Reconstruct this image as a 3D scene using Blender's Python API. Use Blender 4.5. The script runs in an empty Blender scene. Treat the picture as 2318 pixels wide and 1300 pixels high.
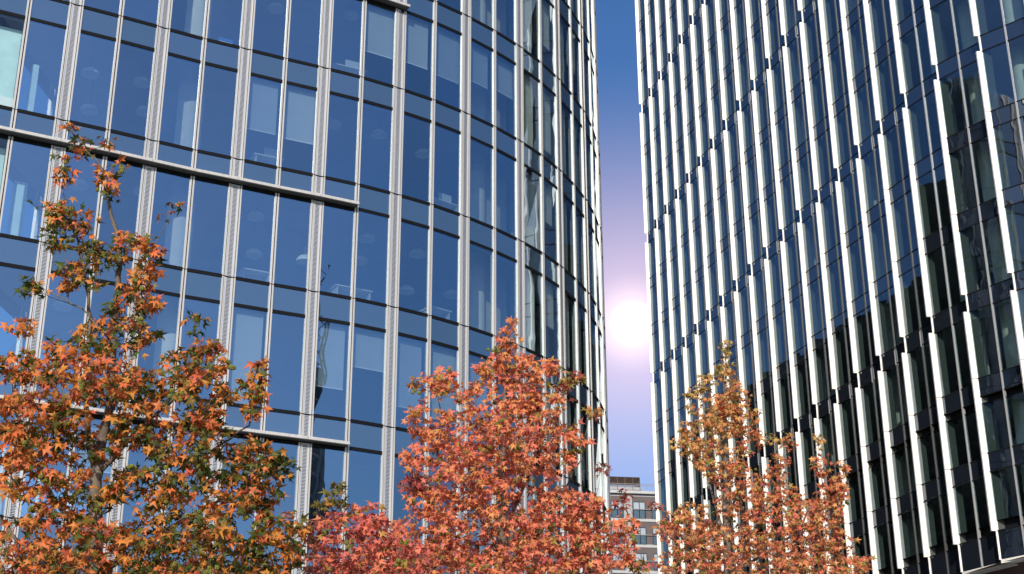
import bpy, math, random
import numpy as np
random.seed(7); rng = np.random.default_rng(11)
sc = bpy.context.scene
col = sc.collection
R = math.radians

# ------------------------------------------------------------------ camera
CAM_H = 1.6
PITCH, ROLL, FPX = R(21.825178), R(0.222367), 3274.1675          # of the 2318 px wide photograph
cam = bpy.data.cameras.new('camera'); cam_o = bpy.data.objects.new('camera', cam); col.objects.link(cam_o)
cam.sensor_width = 36; cam.lens = FPX / 2318 * 36; cam.clip_start = 0.1; cam.clip_end = 6000
from mathutils import Matrix, Vector
cam_o.matrix_world = Matrix.Translation((0, 0, CAM_H)) @ Matrix.Rotation(R(90) + PITCH, 4, 'X') @ Matrix.Rotation(-ROLL, 4, 'Z')
sc.camera = cam_o

def ray(x, y):
    a, b = x - 1159, y - 650
    u = a * math.cos(ROLL) + b * math.sin(ROLL); v = -a * math.sin(ROLL) + b * math.cos(ROLL)
    dx, dz = u / FPX, -v / FPX
    return np.array([dx, math.cos(PITCH) - dz * math.sin(PITCH), math.sin(PITCH) + dz * math.cos(PITCH)])
def at_depth(x, y, Y):
    d = ray(x, y); p = d * Y / d[1]; p[2] += CAM_H; return p
def pix(P):
    X, Y, Z = P[0], P[1], P[2] - CAM_H
    yc = math.cos(PITCH) * Y + math.sin(PITCH) * Z; zc = -math.sin(PITCH) * Y + math.cos(PITCH) * Z
    if yc < 1: return (-9999, -9999)
    u, v = FPX * X / yc, -FPX * zc / yc
    return (1159 + u * math.cos(ROLL) - v * math.sin(ROLL), 650 + u * math.sin(ROLL) + v * math.cos(ROLL))

# ------------------------------------------------------------------ light
SUN_AZ, SUN_EL = R(-8), R(27)          # behind the camera, straight along the street
sun = bpy.data.lights.new('sun', 'SUN'); sun.energy = 4.3; sun.angle = R(0.5); sun.color = (1, 0.91, 0.78)
sun_o = bpy.data.objects.new('sun', sun); col.objects.link(sun_o)
sdir = Vector((math.sin(SUN_AZ) * math.cos(SUN_EL), -math.cos(SUN_AZ) * math.cos(SUN_EL), math.sin(SUN_EL)))
sun_o.rotation_euler = sdir.to_track_quat('Z', 'Y').to_euler(); sun_o.location = (40, -60, 60)
w = bpy.data.worlds.new('World'); sc.world = w; w.use_nodes = True
nt = w.node_tree; nt.nodes.clear()
sky = nt.nodes.new('ShaderNodeTexSky'); sky.sky_type = 'NISHITA'; sky.sun_disc = False
sky.sun_elevation = SUN_EL; sky.sun_rotation = math.pi - SUN_AZ
sky.air_density = 1.0; sky.dust_density = 1.0; sky.ozone_density = 4.0
bg = nt.nodes.new('ShaderNodeBackground'); bg.inputs[1].default_value = 0.135
hs = nt.nodes.new('ShaderNodeHueSaturation'); hs.inputs['Saturation'].default_value = 1.18; hs.inputs['Hue'].default_value = 0.507
nt.links.new(sky.outputs[0], hs.inputs['Color']); nt.links.new(hs.outputs[0], bg.inputs[0])
# lens flare painted into the sky between the towers: an added disc with aureole
GL = Vector(ray(1430, 735)).normalized()
tc = nt.nodes.new('ShaderNodeTexCoord'); dt = nt.nodes.new('ShaderNodeVectorMath'); dt.operation = 'DOT_PRODUCT'
nm = nt.nodes.new('ShaderNodeVectorMath'); nm.operation = 'NORMALIZE'
nt.links.new(tc.outputs['Generated'], nm.inputs[0]); nt.links.new(nm.outputs[0], dt.inputs[0]); dt.inputs[1].default_value = GL
ac = nt.nodes.new('ShaderNodeMath'); ac.operation = 'ARCCOSINE'; nt.links.new(dt.outputs['Value'], ac.inputs[0])
def glow(radius_deg, power, color, strength):
    mr = nt.nodes.new('ShaderNodeMapRange'); mr.inputs[1].default_value = 0; mr.inputs[2].default_value = R(radius_deg)
    mr.inputs[3].default_value = 1; mr.inputs[4].default_value = 0
    nt.links.new(ac.outputs[0], mr.inputs[0])
    pw = nt.nodes.new('ShaderNodeMath'); pw.operation = 'POWER'; pw.inputs[1].default_value = power
    nt.links.new(mr.outputs[0], pw.inputs[0])
    ml = nt.nodes.new('ShaderNodeMath'); ml.operation = 'MULTIPLY'; ml.inputs[1].default_value = strength
    nt.links.new(pw.outputs[0], ml.inputs[0])
    b = nt.nodes.new('ShaderNodeBackground'); b.inputs[0].default_value = (*color, 1); nt.links.new(ml.outputs[0], b.inputs[1])
    return b
def addsh(a, b):
    s = nt.nodes.new('ShaderNodeAddShader'); nt.links.new(a.outputs[0], s.inputs[0]); nt.links.new(b.outputs[0], s.inputs[1]); return s
last = addsh(addsh(addsh(bg, glow(11, 2.0, (1.0, 0.55, 0.34), 0.90)), glow(2.2, 1.8, (1.0, 0.80, 0.66), 0.8)), glow(0.9, 0.8, (1, 0.94, 0.85), 4.0))
wo = nt.nodes.new('ShaderNodeOutputWorld'); nt.links.new(last.outputs[0], wo.inputs[0])
sc.view_settings.view_transform = 'Standard'; sc.view_settings.look = 'None'; sc.view_settings.gamma = 1
sc.view_settings.exposure = 0.0
sc.cycles.max_bounces = 12; sc.cycles.transparent_max_bounces = 24; sc.cycles.glossy_bounces = 6
sc.cycles.caustics_reflective = True; sc.cycles.sample_clamp_indirect = 6

# ------------------------------------------------------------------ materials
def mat(name):
    m = bpy.data.materials.new(name); m.use_nodes = True
    return m, m.node_tree, m.node_tree.nodes['Principled BSDF']
def pmat(name, color, rough=0.5, metal=0.0, spec=0.5, var=0.0, scale=3.0, bump=0.0, bscale=30.0, streak=0):
    m, t, b = mat(name)
    b.inputs['Base Color'].default_value = (*color, 1); b.inputs['Roughness'].default_value = rough
    b.inputs['Metallic'].default_value = metal; b.inputs['Specular IOR Level'].default_value = spec
    if var or bump:
        c = t.nodes.new('ShaderNodeTexCoord')
    if var:
        n = t.nodes.new('ShaderNodeTexNoise'); n.inputs['Scale'].default_value = scale; n.inputs['Detail'].default_value = 6
        if streak:
            mp = t.nodes.new('ShaderNodeMapping'); mp.inputs['Scale'].default_value = (1, 1, .03 if streak == 1 else .2); t.links.new(c.outputs['Object'], mp.inputs[0]); t.links.new(mp.outputs[0], n.inputs['Vector'])
        else: t.links.new(c.outputs['Object'], n.inputs['Vector'])
        mr = t.nodes.new('ShaderNodeMapRange'); mr.inputs[1].default_value = .3; mr.inputs[2].default_value = .7
        mr.inputs[3].default_value = 1 - var; mr.inputs[4].default_value = 1 + var
        t.links.new(n.outputs[0], mr.inputs[0])
        vm = t.nodes.new('ShaderNodeVectorMath'); vm.operation = 'SCALE'; vm.inputs[0].default_value = color
        t.links.new(mr.outputs[0], vm.inputs['Scale']); t.links.new(vm.outputs[0], b.inputs['Base Color'])
    if bump:
        n = t.nodes.new('ShaderNodeTexNoise'); n.inputs['Scale'].default_value = bscale; n.inputs['Detail'].default_value = 5
        t.links.new(c.outputs['Object'], n.inputs['Vector'])
        bp = t.nodes.new('ShaderNodeBump'); bp.inputs['Strength'].default_value = bump; bp.inputs['Distance'].default_value = 0.02
        t.links.new(n.outputs[0], bp.inputs['Height']); t.links.new(bp.outputs[0], b.inputs['Normal'])
    return m
def glass(name, refl, tint, gcol=(1, 1, 1), wav=0.006, body=None, scale=0.55):
    """coated facade glass: mirror share rising with the angle, the rest tinted and clear (or an opaque body behind it)"""
    m = bpy.data.materials.new(name); m.use_nodes = True; t = m.node_tree; t.nodes.clear()
    out = t.nodes.new('ShaderNodeOutputMaterial'); mix = t.nodes.new('ShaderNodeMixShader'); g = t.nodes.new('ShaderNodeBsdfGlossy')
    g.inputs['Roughness'].default_value = 0.0; g.inputs['Color'].default_value = (*gcol, 1)
    if body: tr = t.nodes.new('ShaderNodeBsdfDiffuse'); tr.inputs[0].default_value = (*body, 1)
    else: tr = t.nodes.new('ShaderNodeBsdfTransparent'); tr.inputs[0].default_value = (*tint, 1)
    lw = t.nodes.new('ShaderNodeLayerWeight'); lw.inputs['Blend'].default_value = 0.5
    p = t.nodes.new('ShaderNodeMath'); p.operation = 'POWER'; p.inputs[1].default_value = 5
    t.links.new(lw.outputs['Facing'], p.inputs[0])
    mr = t.nodes.new('ShaderNodeMapRange'); mr.inputs[3].default_value = refl; mr.inputs[4].default_value = 0.95
    t.links.new(p.outputs[0], mr.inputs[0])
    oi = t.nodes.new('ShaderNodeObjectInfo'); vr = t.nodes.new('ShaderNodeMapRange'); vr.inputs[3].default_value = .86; vr.inputs[4].default_value = 1.12
    t.links.new(oi.outputs['Random'], vr.inputs[0]); vm_ = t.nodes.new('ShaderNodeMath'); vm_.operation = 'MULTIPLY'; vm_.use_clamp = True
    t.links.new(mr.outputs[0], vm_.inputs[0]); t.links.new(vr.outputs[0], vm_.inputs[1]); t.links.new(vm_.outputs[0], mix.inputs[0])
    c = t.nodes.new('ShaderNodeTexCoord'); n = t.nodes.new('ShaderNodeTexNoise'); n.inputs['Scale'].default_value = scale; n.inputs['Detail'].default_value = 1.5
    t.links.new(c.outputs['Object'], n.inputs['Vector'])
    bp = t.nodes.new('ShaderNodeBump'); bp.inputs['Strength'].default_value = 1; bp.inputs['Distance'].default_value = wav
    t.links.new(n.outputs[0], bp.inputs['Height']); t.links.new(bp.outputs[0], g.inputs['Normal'])
    t.links.new(tr.outputs[0], mix.inputs[1]); t.links.new(g.outputs[0], mix.inputs[2]); t.links.new(mix.outputs[0], out.inputs[0])
    return m
M = {}
M['glassL'] = glass('blue_coated_glass', 0.48, (0.80, 0.92, 0.96), (0.74, 0.89, 1.0), 0.006)
M['spanL'] = glass('blue_spandrel_glass', 0.33, None, (0.72, 0.88, 1.0), 0.006, body=(0.05, 0.085, 0.13))
M['glassR'] = glass('dark_coated_glass', 0.20, (0.56, 0.68, 0.66), (0.80, 0.9, 1.0), 0.006, scale=0.7)
M['spanR'] = glass('dark_spandrel_glass', 0.20, None, (0.85, 0.92, 1.0), 0.008, body=(0.012, 0.016, 0.024), scale=0.7)
M['alu'] = pmat('white_aluminium', (0.58, 0.56, 0.53), 0.38, 0.15, 0.5, 0.11, 14, streak=1)
M['vent'] = pmat('pale_grey_panel', (0.50, 0.53, 0.58), 0.42, 0.1, 0.5, 0.08, 9, streak=1)
M['gasket'] = pmat('dark_gasket', (0.007, 0.008, 0.010), 0.7, 0, 0.15)
M['glassC'] = glass('clear_corner_glass', 0.10, (0.82, 0.92, 0.94), (0.9, 0.95, 1.0), 0.004)
M['addedwall'] = pmat('added_beige_wall', (0.52, 0.48, 0.38), 0.8, var=0.1, scale=1.5)
M['wing_dark'] = pmat('dark_wing_glass', (0.02, 0.026, 0.028), 0.35)  # one even near-black tone for the whole wing
M['slot'] = pmat('painted_slot_shadow', (0.035, 0.028, 0.025), 0.7)  # shade inside the slots, painted as flat dark quads on the panel
M['fin'] = pmat('white_fin_metal', (0.95, 0.92, 0.86), 0.32, 0.15, 0.5, 0.05, 5, streak=2)
M['mulR'] = pmat('shaded_mullion_and_joint_grey', (0.11, 0.11, 0.11), 0.4, 0.3)  # far mullions with shading put into the colour; also joints and floor edges
M['mulRl'] = pmat('lit_mullion_and_cap_grey', (0.45, 0.45, 0.46), 0.4, 0.3)  # near mullions with their lit tone put into the colour; also the caps
M['sofL'] = pmat('painted_shade_soffit', (0.09, 0.088, 0.085), 0.6)  # ledge aluminium with its underside shade put into the colour
M['addedblind'] = pmat('added_pale_blind', (0.78, 0.74, 0.62), 0.85, var=0.05, scale=2)
M['retp'] = pmat('grey_return_panel', (0.05, 0.06, 0.06), 0.6)
M['slab'] = pmat('concrete_ceiling', (0.30, 0.31, 0.33), 0.85, var=0.15, scale=0.8)
M['floor'] = pmat('interior_carpet', (0.10, 0.10, 0.11), 0.9)
M['core'] = pmat('interior_wall', (0.20, 0.21, 0.23), 0.8, var=0.2, scale=0.5)
M['column'] = pmat('white_plaster_column', (0.62, 0.63, 0.60), 0.7, var=0.06, scale=3)
M['blind'] = pmat('grey_roller_blind', (0.34, 0.38, 0.42), 0.85, var=0.03, scale=2)
M['blindrail'] = pmat('blind_rail', (0.75, 0.77, 0.78), 0.5)
M['curtain'] = pmat('pale_aqua_panel', (0.50, 0.68, 0.70), 0.7, var=0.1, scale=2)
M['lamp'] = pmat('white_lamp_enamel', (0.72, 0.75, 0.76), 0.5)
M['desk'] = pmat('pale_desk_laminate', (0.75, 0.74, 0.68), 0.5)
M['deskp'] = pmat('grey_desk_panel', (0.50, 0.55, 0.58), 0.6)
M['screen'] = pmat('black_plastic', (0.03, 0.03, 0.035), 0.4)
M['bin'] = pmat('blue_plastic', (0.02, 0.16, 0.55), 0.45)
M['conc'] = pmat('grey_render', (0.40, 0.41, 0.43), 0.85, var=0.08, scale=1.5, bump=0.15)
M['conc2'] = pmat('pale_concrete_band', (0.50, 0.51, 0.52), 0.85, var=0.08, scale=1.0)
M['dpanel'] = pmat('brown_grey_panel', (0.12, 0.10, 0.098), 0.6, var=0.1, scale=2)
M['wframe'] = pmat('dark_window_frame', (0.03, 0.028, 0.03), 0.4)
M['wglass'] = glass('apartment_window_glass', 0.25, None, (0.98, 0.98, 1.0), 0.002, body=(0.52, 0.60, 0.68))  # pale body colour stands in for sky reflected in the panes
M['louvre'] = pmat('brown_louvre', (0.16, 0.10, 0.075), 0.6)
M['rail'] = pmat('steel_rail', (0.35, 0.34, 0.33), 0.4, 0.4)
M['bglass'] = glass('balustrade_glass', 0.12, (0.75, 0.8, 0.82), (1, 1, 1), 0.001)
M['soffit'] = pmat('red_brown_soffit', (0.10, 0.045, 0.035), 0.6)
M['steel'] = pmat('brushed_steel', (0.60, 0.60, 0.62), 0.25, 0.9)
M['paving'] = pmat('granite_paving', (0.11, 0.105, 0.10), 0.8, var=0.15, scale=0.4, bump=0.2)
M['bark'] = pmat('grey_bark', (0.15, 0.12, 0.095), 0.9, var=0.35, scale=9, bump=0.6, bscale=40)
M['fruit'] = pmat('green_seed_ball', (0.20, 0.20, 0.035), 0.8, var=0.35, scale=40, bump=0.6, bscale=120)
M['crane'] = pmat('crane_paint', (0.18, 0.20, 0.22), 0.5)
M['dark_block'] = pmat('dark_cladding', (0.035, 0.045, 0.045), 0.5, var=0.2, scale=0.1)
M['white_panel'] = pmat('white_cladding', (0.75, 0.73, 0.72), 0.6)
def leafmat(name, stops):
    m, t, b = mat(name)
    a = t.nodes.new('ShaderNodeAttribute'); a.attribute_name = 'tint'
    r = t.nodes.new('ShaderNodeValToRGB'); e = r.color_ramp.elements
    while len(e) > 1: e.remove(e[-1])
    e[0].position = stops[0][0]; e[0].color = (*stops[0][1], 1)
    for p, c in stops[1:]:
        x = e.new(p); x.color = (*c, 1)
    t.links.new(a.outputs['Fac'], r.inputs[0])
    c = t.nodes.new('ShaderNodeTexCoord'); n = t.nodes.new('ShaderNodeTexNoise'); n.inputs['Scale'].default_value = 28; n.inputs['Detail'].default_value = 3
    t.links.new(c.outputs['Object'], n.inputs['Vector'])
    mr = t.nodes.new('ShaderNodeMapRange'); mr.inputs[1].default_value = .3; mr.inputs[2].default_value = .7; mr.inputs[3].default_value = .72; mr.inputs[4].default_value = 1.25
    t.links.new(n.outputs[0], mr.inputs[0])
    vm = t.nodes.new('ShaderNodeVectorMath'); vm.operation = 'SCALE'; t.links.new(r.outputs[0], vm.inputs[0]); t.links.new(mr.outputs[0], vm.inputs['Scale'])
    t.links.new(vm.outputs[0], b.inputs['Base Color']); b.inputs['Roughness'].default_value = 0.5; b.inputs['Specular IOR Level'].default_value = 0.35
    tl = t.nodes.new('ShaderNodeBsdfTranslucent'); t.links.new(vm.outputs[0], tl.inputs[0])
    mx = t.nodes.new('ShaderNodeMixShader'); mx.inputs[0].default_value = 0.3
    t.links.new(b.outputs[0], mx.inputs[1]); t.links.new(tl.outputs[0], mx.inputs[2]); t.links.new(mx.outputs[0], t.nodes['Material Output'].inputs[0])
    return m

# ------------------------------------------------------------------ mesh helpers
class MB:
    """collects faces of one mesh object"""
    def __init__(s): s.v = []; s.f = []; s.mi = []
    def quad(s, a, b, c, d, mi=0):
        n = len(s.v); s.v += [tuple(a), tuple(b), tuple(c), tuple(d)]; s.f.append((n, n + 1, n + 2, n + 3)); s.mi.append(mi)
    def poly(s, pts, mi=0):
        n = len(s.v); s.v += [tuple(p) for p in pts]; s.f.append(tuple(range(n, n + len(pts)))); s.mi.append(mi)
    def prism(s, pts2, z0, z1, mi=0, side=None):
        k = len(pts2); s.poly([(x, y, z1) for x, y in pts2], mi); s.poly([(x, y, z0) for x, y in reversed(pts2)], mi)
        for i in range(k):
            a, b = pts2[i], pts2[(i + 1) % k]
            s.quad((a[0], a[1], z0), (b[0], b[1], z0), (b[0], b[1], z1), (a[0], a[1], z1), mi if side is None else side)
    def bar(s, p, q, wd, dp, n=None, mi=0):
        """box along p->q, wd across (perpendicular to n), dp along n"""
        p, q = np.array(p, float), np.array(q, float); d = q - p; d /= np.linalg.norm(d)
        n = np.array(n if n is not None else ((0, 0, 1) if abs(d[2]) < .9 else (0, 1, 0)), float)
        x = np.cross(d, n); x /= np.linalg.norm(x); n = np.cross(x, d)
        c = [x * a * wd / 2 + n * b * dp / 2 for a, b in ((-1, -1), (1, -1), (1, 1), (-1, 1))]
        A = [p + k for k in c]; B = [q + k for k in c]
        s.poly(A[::-1], mi); s.poly(B, mi)
        for i in range(4): s.quad(A[i], A[(i + 1) % 4], B[(i + 1) % 4], B[i], mi)
    def tube(s, pts, rad, sides=6, mi=0):
        pts = [np.array(p, float) for p in pts]; rings = []
        ref = np.array((0.3, 0.9, 0.1))
        for i, p in enumerate(pts):
            d = pts[min(i + 1, len(pts) - 1)] - pts[max(i - 1, 0)]; d /= np.linalg.norm(d) + 1e-9
            x = np.cross(d, ref); x /= np.linalg.norm(x) + 1e-9; y = np.cross(d, x)
            n0 = len(s.v)
            for k in range(sides):
                a = 2 * math.pi * k / sides; s.v.append(tuple(p + rad[i] * (x * math.cos(a) + y * math.sin(a))))
            rings.append(n0)
        for i in range(len(rings) - 1):
            for k in range(sides):
                s.f.append((rings[i] + k, rings[i] + (k + 1) % sides, rings[i + 1] + (k + 1) % sides, rings[i + 1] + k)); s.mi.append(mi)
        s.f.append(tuple(rings[-1] + k for k in range(sides))); s.mi.append(mi)
    def lathe(s, c, prof, sides=24, mi=0):
        n0 = len(s.v)
        for r_, z in prof:
            for k in range(sides):
                a = 2 * math.pi * k / sides; s.v.append((c[0] + r_ * math.cos(a), c[1] + r_ * math.sin(a), c[2] + z))
        for i in range(len(prof) - 1):
            for k in range(sides):
                a, b = n0 + i * sides + k, n0 + i * sides + (k + 1) % sides
                s.f.append((a, b, b + sides, a + sides)); s.mi.append(mi)
    def build(s, name, mats, parent=None, smooth=False):
        me = bpy.data.meshes.new(name)
        off = parent_origin(parent)
        me.from_pydata([(v[0] - off[0], v[1] - off[1], v[2] - off[2]) for v in s.v], [], s.f)
        mats = mats if isinstance(mats, (list, tuple)) else [mats]
        for m in mats: me.materials.append(m)
        if len(mats) > 1: me.polygons.foreach_set('material_index', s.mi)
        if smooth: me.polygons.foreach_set('use_smooth', [True] * len(me.polygons))
        me.update()
        o = bpy.data.objects.new(name, me); col.objects.link(o)
        if parent: o.parent = parent
        return o
def parent_origin(p):
    v = [0, 0, 0]
    while p: v = [a + b for a, b in zip(v, p.location)]; p = p.parent
    return v
def thing(name, label, cat, loc=(0, 0, 0), group=None):
    o = bpy.data.objects.new(name, None); col.objects.link(o); o.location = loc; o.empty_display_size = 0.3
    return tag(o, label, cat, group)
def tag(o, label=None, cat=None, group=None, kind=None):
    if label: o['label'] = label
    if cat: o['category'] = cat
    if group: o['group'] = group
    if kind: o['kind'] = kind
    return o
def ordn(i):
    return ['first', 'second', 'third', 'fourth', 'fifth', 'sixth', 'seventh', 'eighth', 'ninth', 'tenth', 'eleventh', 'twelfth', 'thirteenth', 'fourteenth', 'fifteenth', 'sixteenth', 'seventeenth', 'eighteenth', 'nineteenth', 'twentieth'][i - 1]
def qarea(quad):
    """picture area of a quad in photo pixels, 0 outside the frame"""
    p = [pix(v) for v in quad]
    cx, cy = sum(a for a, _ in p) / 4, sum(b for _, b in p) / 4
    if not (-120 < cx < 2438 and -150 < cy < 1420): return 0
    p = [(min(max(a, 0), 2318), min(max(b, 0), 1300)) for a, b in p]
    return abs(sum(p[i][0] * p[(i + 1) % 4][1] - p[(i + 1) % 4][0] * p[i][1] for i in range(4))) / 2
def best_parts(items, name, m, root, cap=100):
    """items: quads; the largest in the picture are parts of their own, the rest one part"""
    items = sorted(items, key=qarea, reverse=True)
    for q in items[:cap]:
        if qarea(q) <= 0: continue
        b = MB(); b.quad(*q); b.build(name, m, root)
    rest = MB()
    for q in items[:cap]:
        if qarea(q) <= 0: rest.quad(*q)
    for q in items[cap:]: rest.quad(*q)
    if rest.f: tag(rest.build(name, m, root), kind='stuff')

# ------------------------------------------------------------------ ground
g = MB(); g.quad((-1500, -1500, 0), (1500, -1500, 0), (1500, 1500, 0), (-1500, 1500, 0))
tag(g.build('ground', M['paving']), kind='structure')

# ================================================================== left tower
ZL = 24.687289 + CAM_H; FH = 4.0; SP = 0.866
evens = {2: (-12.19, 38.79), 4: (-9.84, 40.14), 6: (-7.42, 41.38), 8: (-5.04, 42.60), 10: (-2.71, 44.17), 12: (-0.62, 46.13), 14: (1.12, 48.40), 16: (2.42, 50.90)}
hd = R(72)
p = np.array(evens[16])
for c, h in ((18, 71), (20, 80), (22, 89), (24, 94), (26, 96)):
    p = p + 2.8 * np.array((math.cos(R(h)), math.sin(R(h)))); evens[c] = tuple(p)
d0 = np.array((2.40, 1.29)) / np.hypot(2.40, 1.29)
evens[0] = tuple(np.array(evens[2]) - d0 * 2.73)
CL = {}
ks = sorted(evens)
for c in ks: CL[c] = np.array(evens[c])
def tang(c):
    a, b = max(c - 2, ks[0]), min(c + 2, ks[-1]); t = np.array(evens[b]) - np.array(evens[a]); return t / np.linalg.norm(t)
for a, b in zip(ks[:-1], ks[1:]):
    A, B = CL[a], CL[b]; ch = B - A; n = np.array((ch[1], -ch[0])) / np.linalg.norm(ch)
    ta, tb = tang(a), tang(b); ang = abs(ta[0] * tb[1] - ta[1] * tb[0])
    CL[a + 1] = (A + B) / 2 + n * np.linalg.norm(ch) * ang / 8
CL[-1] = CL[0] - d0 * 1.365
cols = sorted(CL)
def tanc(c):
    a, b = CL[max(c - 1, cols[0])], CL[min(c + 1, cols[-1])]; t = b - a; return t / np.linalg.norm(t)
def norc(c): t = tanc(c); return np.array((t[1], -t[0]))         # outward
rootL = thing('glass_office_tower', 'blue glass office tower with rounded corner and perforated pale mullions, on the left', 'office building', (-5, 46, 0))
SL = lambda j: ZL + FH * j
JT, JB = 4, -6
ZTOP = SL(JT) + 3.6
P3 = lambda p, z: (p[0], p[1], z)
wins, spans = [], []
lastc = cols[-1]
def tilt():
    return [np.array((rng.normal(0, 0.004), rng.normal(0, 0.004))) for _ in range(4)]
for c in cols[:-1]:
    wa = 0.21 if c % 2 else 0.065; wb = 0.065 if c % 2 else 0.21
    A, B = CL[c], CL[c + 1]; t = (B - A) / np.linalg.norm(B - A)
    a, b = A + t * wa, B - t * wb
    for j in range(JB, JT + 1):
        z0, z1 = SL(j) + 0.05, SL(j + 1) - SP - 0.05
        if j == JT: z1 = ZTOP
        k = tilt()
        wins.append((P3(a + k[0], z0), P3(b + k[1], z0), P3(b + k[2], z1), P3(a + k[3], z1)))
        z1 = SL(j) - 0.05; z0 = SL(j) - SP + 0.05
        k = tilt()
        spans.append((P3(a + k[0] * .4, max(z0, 0.02)), P3(b + k[1] * .4, max(z0, .02)), P3(b + k[2] * .4, z1), P3(a + k[3] * .4, z1)))
best_parts([w_ for w_ in wins if w_[1][0] > CL[0][0] + .2], 'window', M['glassL'], rootL)
best_parts([w_ for w_ in wins if w_[1][0] <= CL[0][0] + .2], 'corner_window', M['glassC'], rootL)
best_parts(spans, 'spandrel_panel', M['spanL'], rootL)
# ledges: (level, first column, last column)
LEDGES = [(1, -1, 9), (-1, -1, 8), (-3, -1, 8), (-5, -1, 8)]
# mullions
def mull_levels(c):
    """vertical runs broken by the ledges"""
    cuts = sorted(SL(j) - SP for j, a, b in LEDGES if a <= c <= b - (0 if c != b else 1) or (c == b and c % 2))
    z = 0.0; runs = []
    for q in cuts: runs.append((z, q - 0.03)); z = q + 0.13
    runs.append((z, ZTOP)); return runs
for c in cols:
    t, n = tanc(c), norc(c); P = CL[c]
    b = MB()
    def strip(o0, o1, d0_, d1_, z0, z1, mi=0, bb=None):
        q = [P + t * o0 + n * d0_, P + t * o1 + n * d0_, P + t * o1 + n * d1_, P + t * o0 + n * d1_]
        (bb or b).prism(q, z0, z1, mi)
    if c % 2 == 0:
        for z0, z1 in mull_levels(c):
            strip(-0.065, -0.017, -0.10, 0.042, z0, z1); strip(0.017, 0.065, -0.10, 0.042, z0, z1); strip(-0.017, 0.017, -0.10, 0.01, z0, z1, 1)
        for j in range(JB, JT + 1): strip(-0.066, 0.066, 0.02, 0.0445, SL(j) - 0.012, SL(j) + 0.012, 1)
        o = b.build('narrow_mullion', [M['alu'], M['gasket']], rootL)
    else:
        for z0, z1 in mull_levels(c):
            for s in (-1, 1):
                lo, hi = sorted((s * 0.21, s * 0.165)); strip(lo, hi, -0.10, 0.042, z0, z1)
                lo, hi = sorted((s * 0.165, s * 0.143)); strip(lo, hi, -0.10, 0.005, z0, z1, 1)
                lo, hi = sorted((s * 0.143, s * 0.115)); strip(lo, hi, -0.10, 0.036, z0, z1)
        for j in range(JB, JT + 1): strip(-0.211, 0.211, 0.02, 0.0445, SL(j) - 0.012, SL(j) + 0.012, 1)
        o = b.build('perforated_mullion', [M['alu'], M['gasket']], rootL)
        pz = MB()
        for z0, z1 in mull_levels(c):
            q = [P - t * 0.115 - n * 0.10, P + t * 0.115 - n * 0.10, P + t * 0.115 + n * 0.020, P - t * 0.115 + n * 0.020]
            pz.prism(q, z0, z1, 0)
            zz = z0 + 0.06
            while zz < z1 - 0.07:
                if c <= 19 and zz > 5:
                    q0, q1 = P - t * 0.066 + n * 0.0225, P + t * 0.066 + n * 0.0225
                    pz.quad(P3(q0, zz), P3(q1, zz), P3(q1, zz + 0.021), P3(q0, zz + 0.021), 1)
                zz += 0.0425
        pz.build('vent_panel', [M['vent'], M['slot']], o)
# transoms
for j in range(JB, JT + 1):
    for nm_, zc in (('sill_transom', SL(j)), ('head_transom', SL(j) - SP)):
        if zc < 0.1: continue
        b = MB()
        for c in cols[:-1]:
            wa = 0.20 if c % 2 else 0.06; wb = 0.06 if c % 2 else 0.20
            A, B = CL[c], CL[c + 1]; t = (B - A) / np.linalg.norm(B - A); n = np.array((t[1], -t[0]))
            a, e = A + t * wa, B - t * wb
            b.prism([a - n * .1, e - n * .1, e + n * .022, a + n * .022], zc - 0.055, zc + 0.055)
        b.build(nm_, M['gasket'], rootL)
for j, c0, c1 in LEDGES:
    zc = SL(j) - SP; b = MB()
    for c in range(c0, c1):
        A, B = CL[c], CL[c + 1]; t = (B - A) / np.linalg.norm(B - A)
        na, nb = norc(c), norc(c + 1)
        A2, B2 = A + t * 0.006, B - t * 0.006
        if c == c1 - 1: B2 = B + t * (0.2 if c1 % 2 else -0.03)
        b.prism([A2 - na * .08, B2 - nb * .08, B2 + nb * .30, A2 + na * .30], zc + 0.025, zc + 0.115)
        b.prism([A2 - na * .08, B2 - nb * .08, B2 + nb * .02, A2 + na * .02], zc - 0.12, zc + 0.004, 1)
    o_l = b.build('ledge', [M['alu'], M['gasket']], rootL); b = MB()
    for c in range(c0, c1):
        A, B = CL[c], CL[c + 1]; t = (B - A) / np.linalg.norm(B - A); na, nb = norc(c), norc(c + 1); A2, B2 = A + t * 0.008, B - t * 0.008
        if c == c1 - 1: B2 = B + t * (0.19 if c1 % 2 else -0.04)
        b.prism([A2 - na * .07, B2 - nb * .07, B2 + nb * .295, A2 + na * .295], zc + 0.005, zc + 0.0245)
    b.build('ledge_shade_strip', M['sofL'], o_l)  # separate underside strip that carries the painted shade
# footprint, slabs, side and rear walls, core
def inset(d, c0=cols[0], c1=lastc): return [CL[c] - norc(c) * d for c in range(c0, c1 + 1)]
far = CL[lastc]
left_corner = CL[cols[0]]
side_far = np.array((left_corner[0] + 2.0, 66.0))
rear = [np.array((far[0] - 1, far[1] + 0.5)), np.array((-10., far[1] + .5)), side_far + np.array((0.15, 0))]
for j in range(JB, JT + 2):
    z = SL(j) - 0.10 if j <= JT else ZTOP - 0.1
    if z < 0.3: continue
    b = MB(); ring = inset(0.16); ring[0] = ring[0] + np.array((0.2, 0.1))
    b.prism([tuple(q) for q in ring + rear], z - 0.34, z, 0); b.build('floor_slab', M['slab'], rootL)
    # deep edge beam behind the spandrel glass
    b = MB(); r1, r2 = inset(0.17, cols[0], 24), inset(0.42, cols[0], 24)
    for i in range(len(r1) - 1): b.prism([tuple(r1[i]), tuple(r1[i + 1]), tuple(r2[i + 1]), tuple(r2[i])], z - 0.70, z - 0.341)
    if j <= JT: b.build('edge_beam', M['slab'], rootL)
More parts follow.
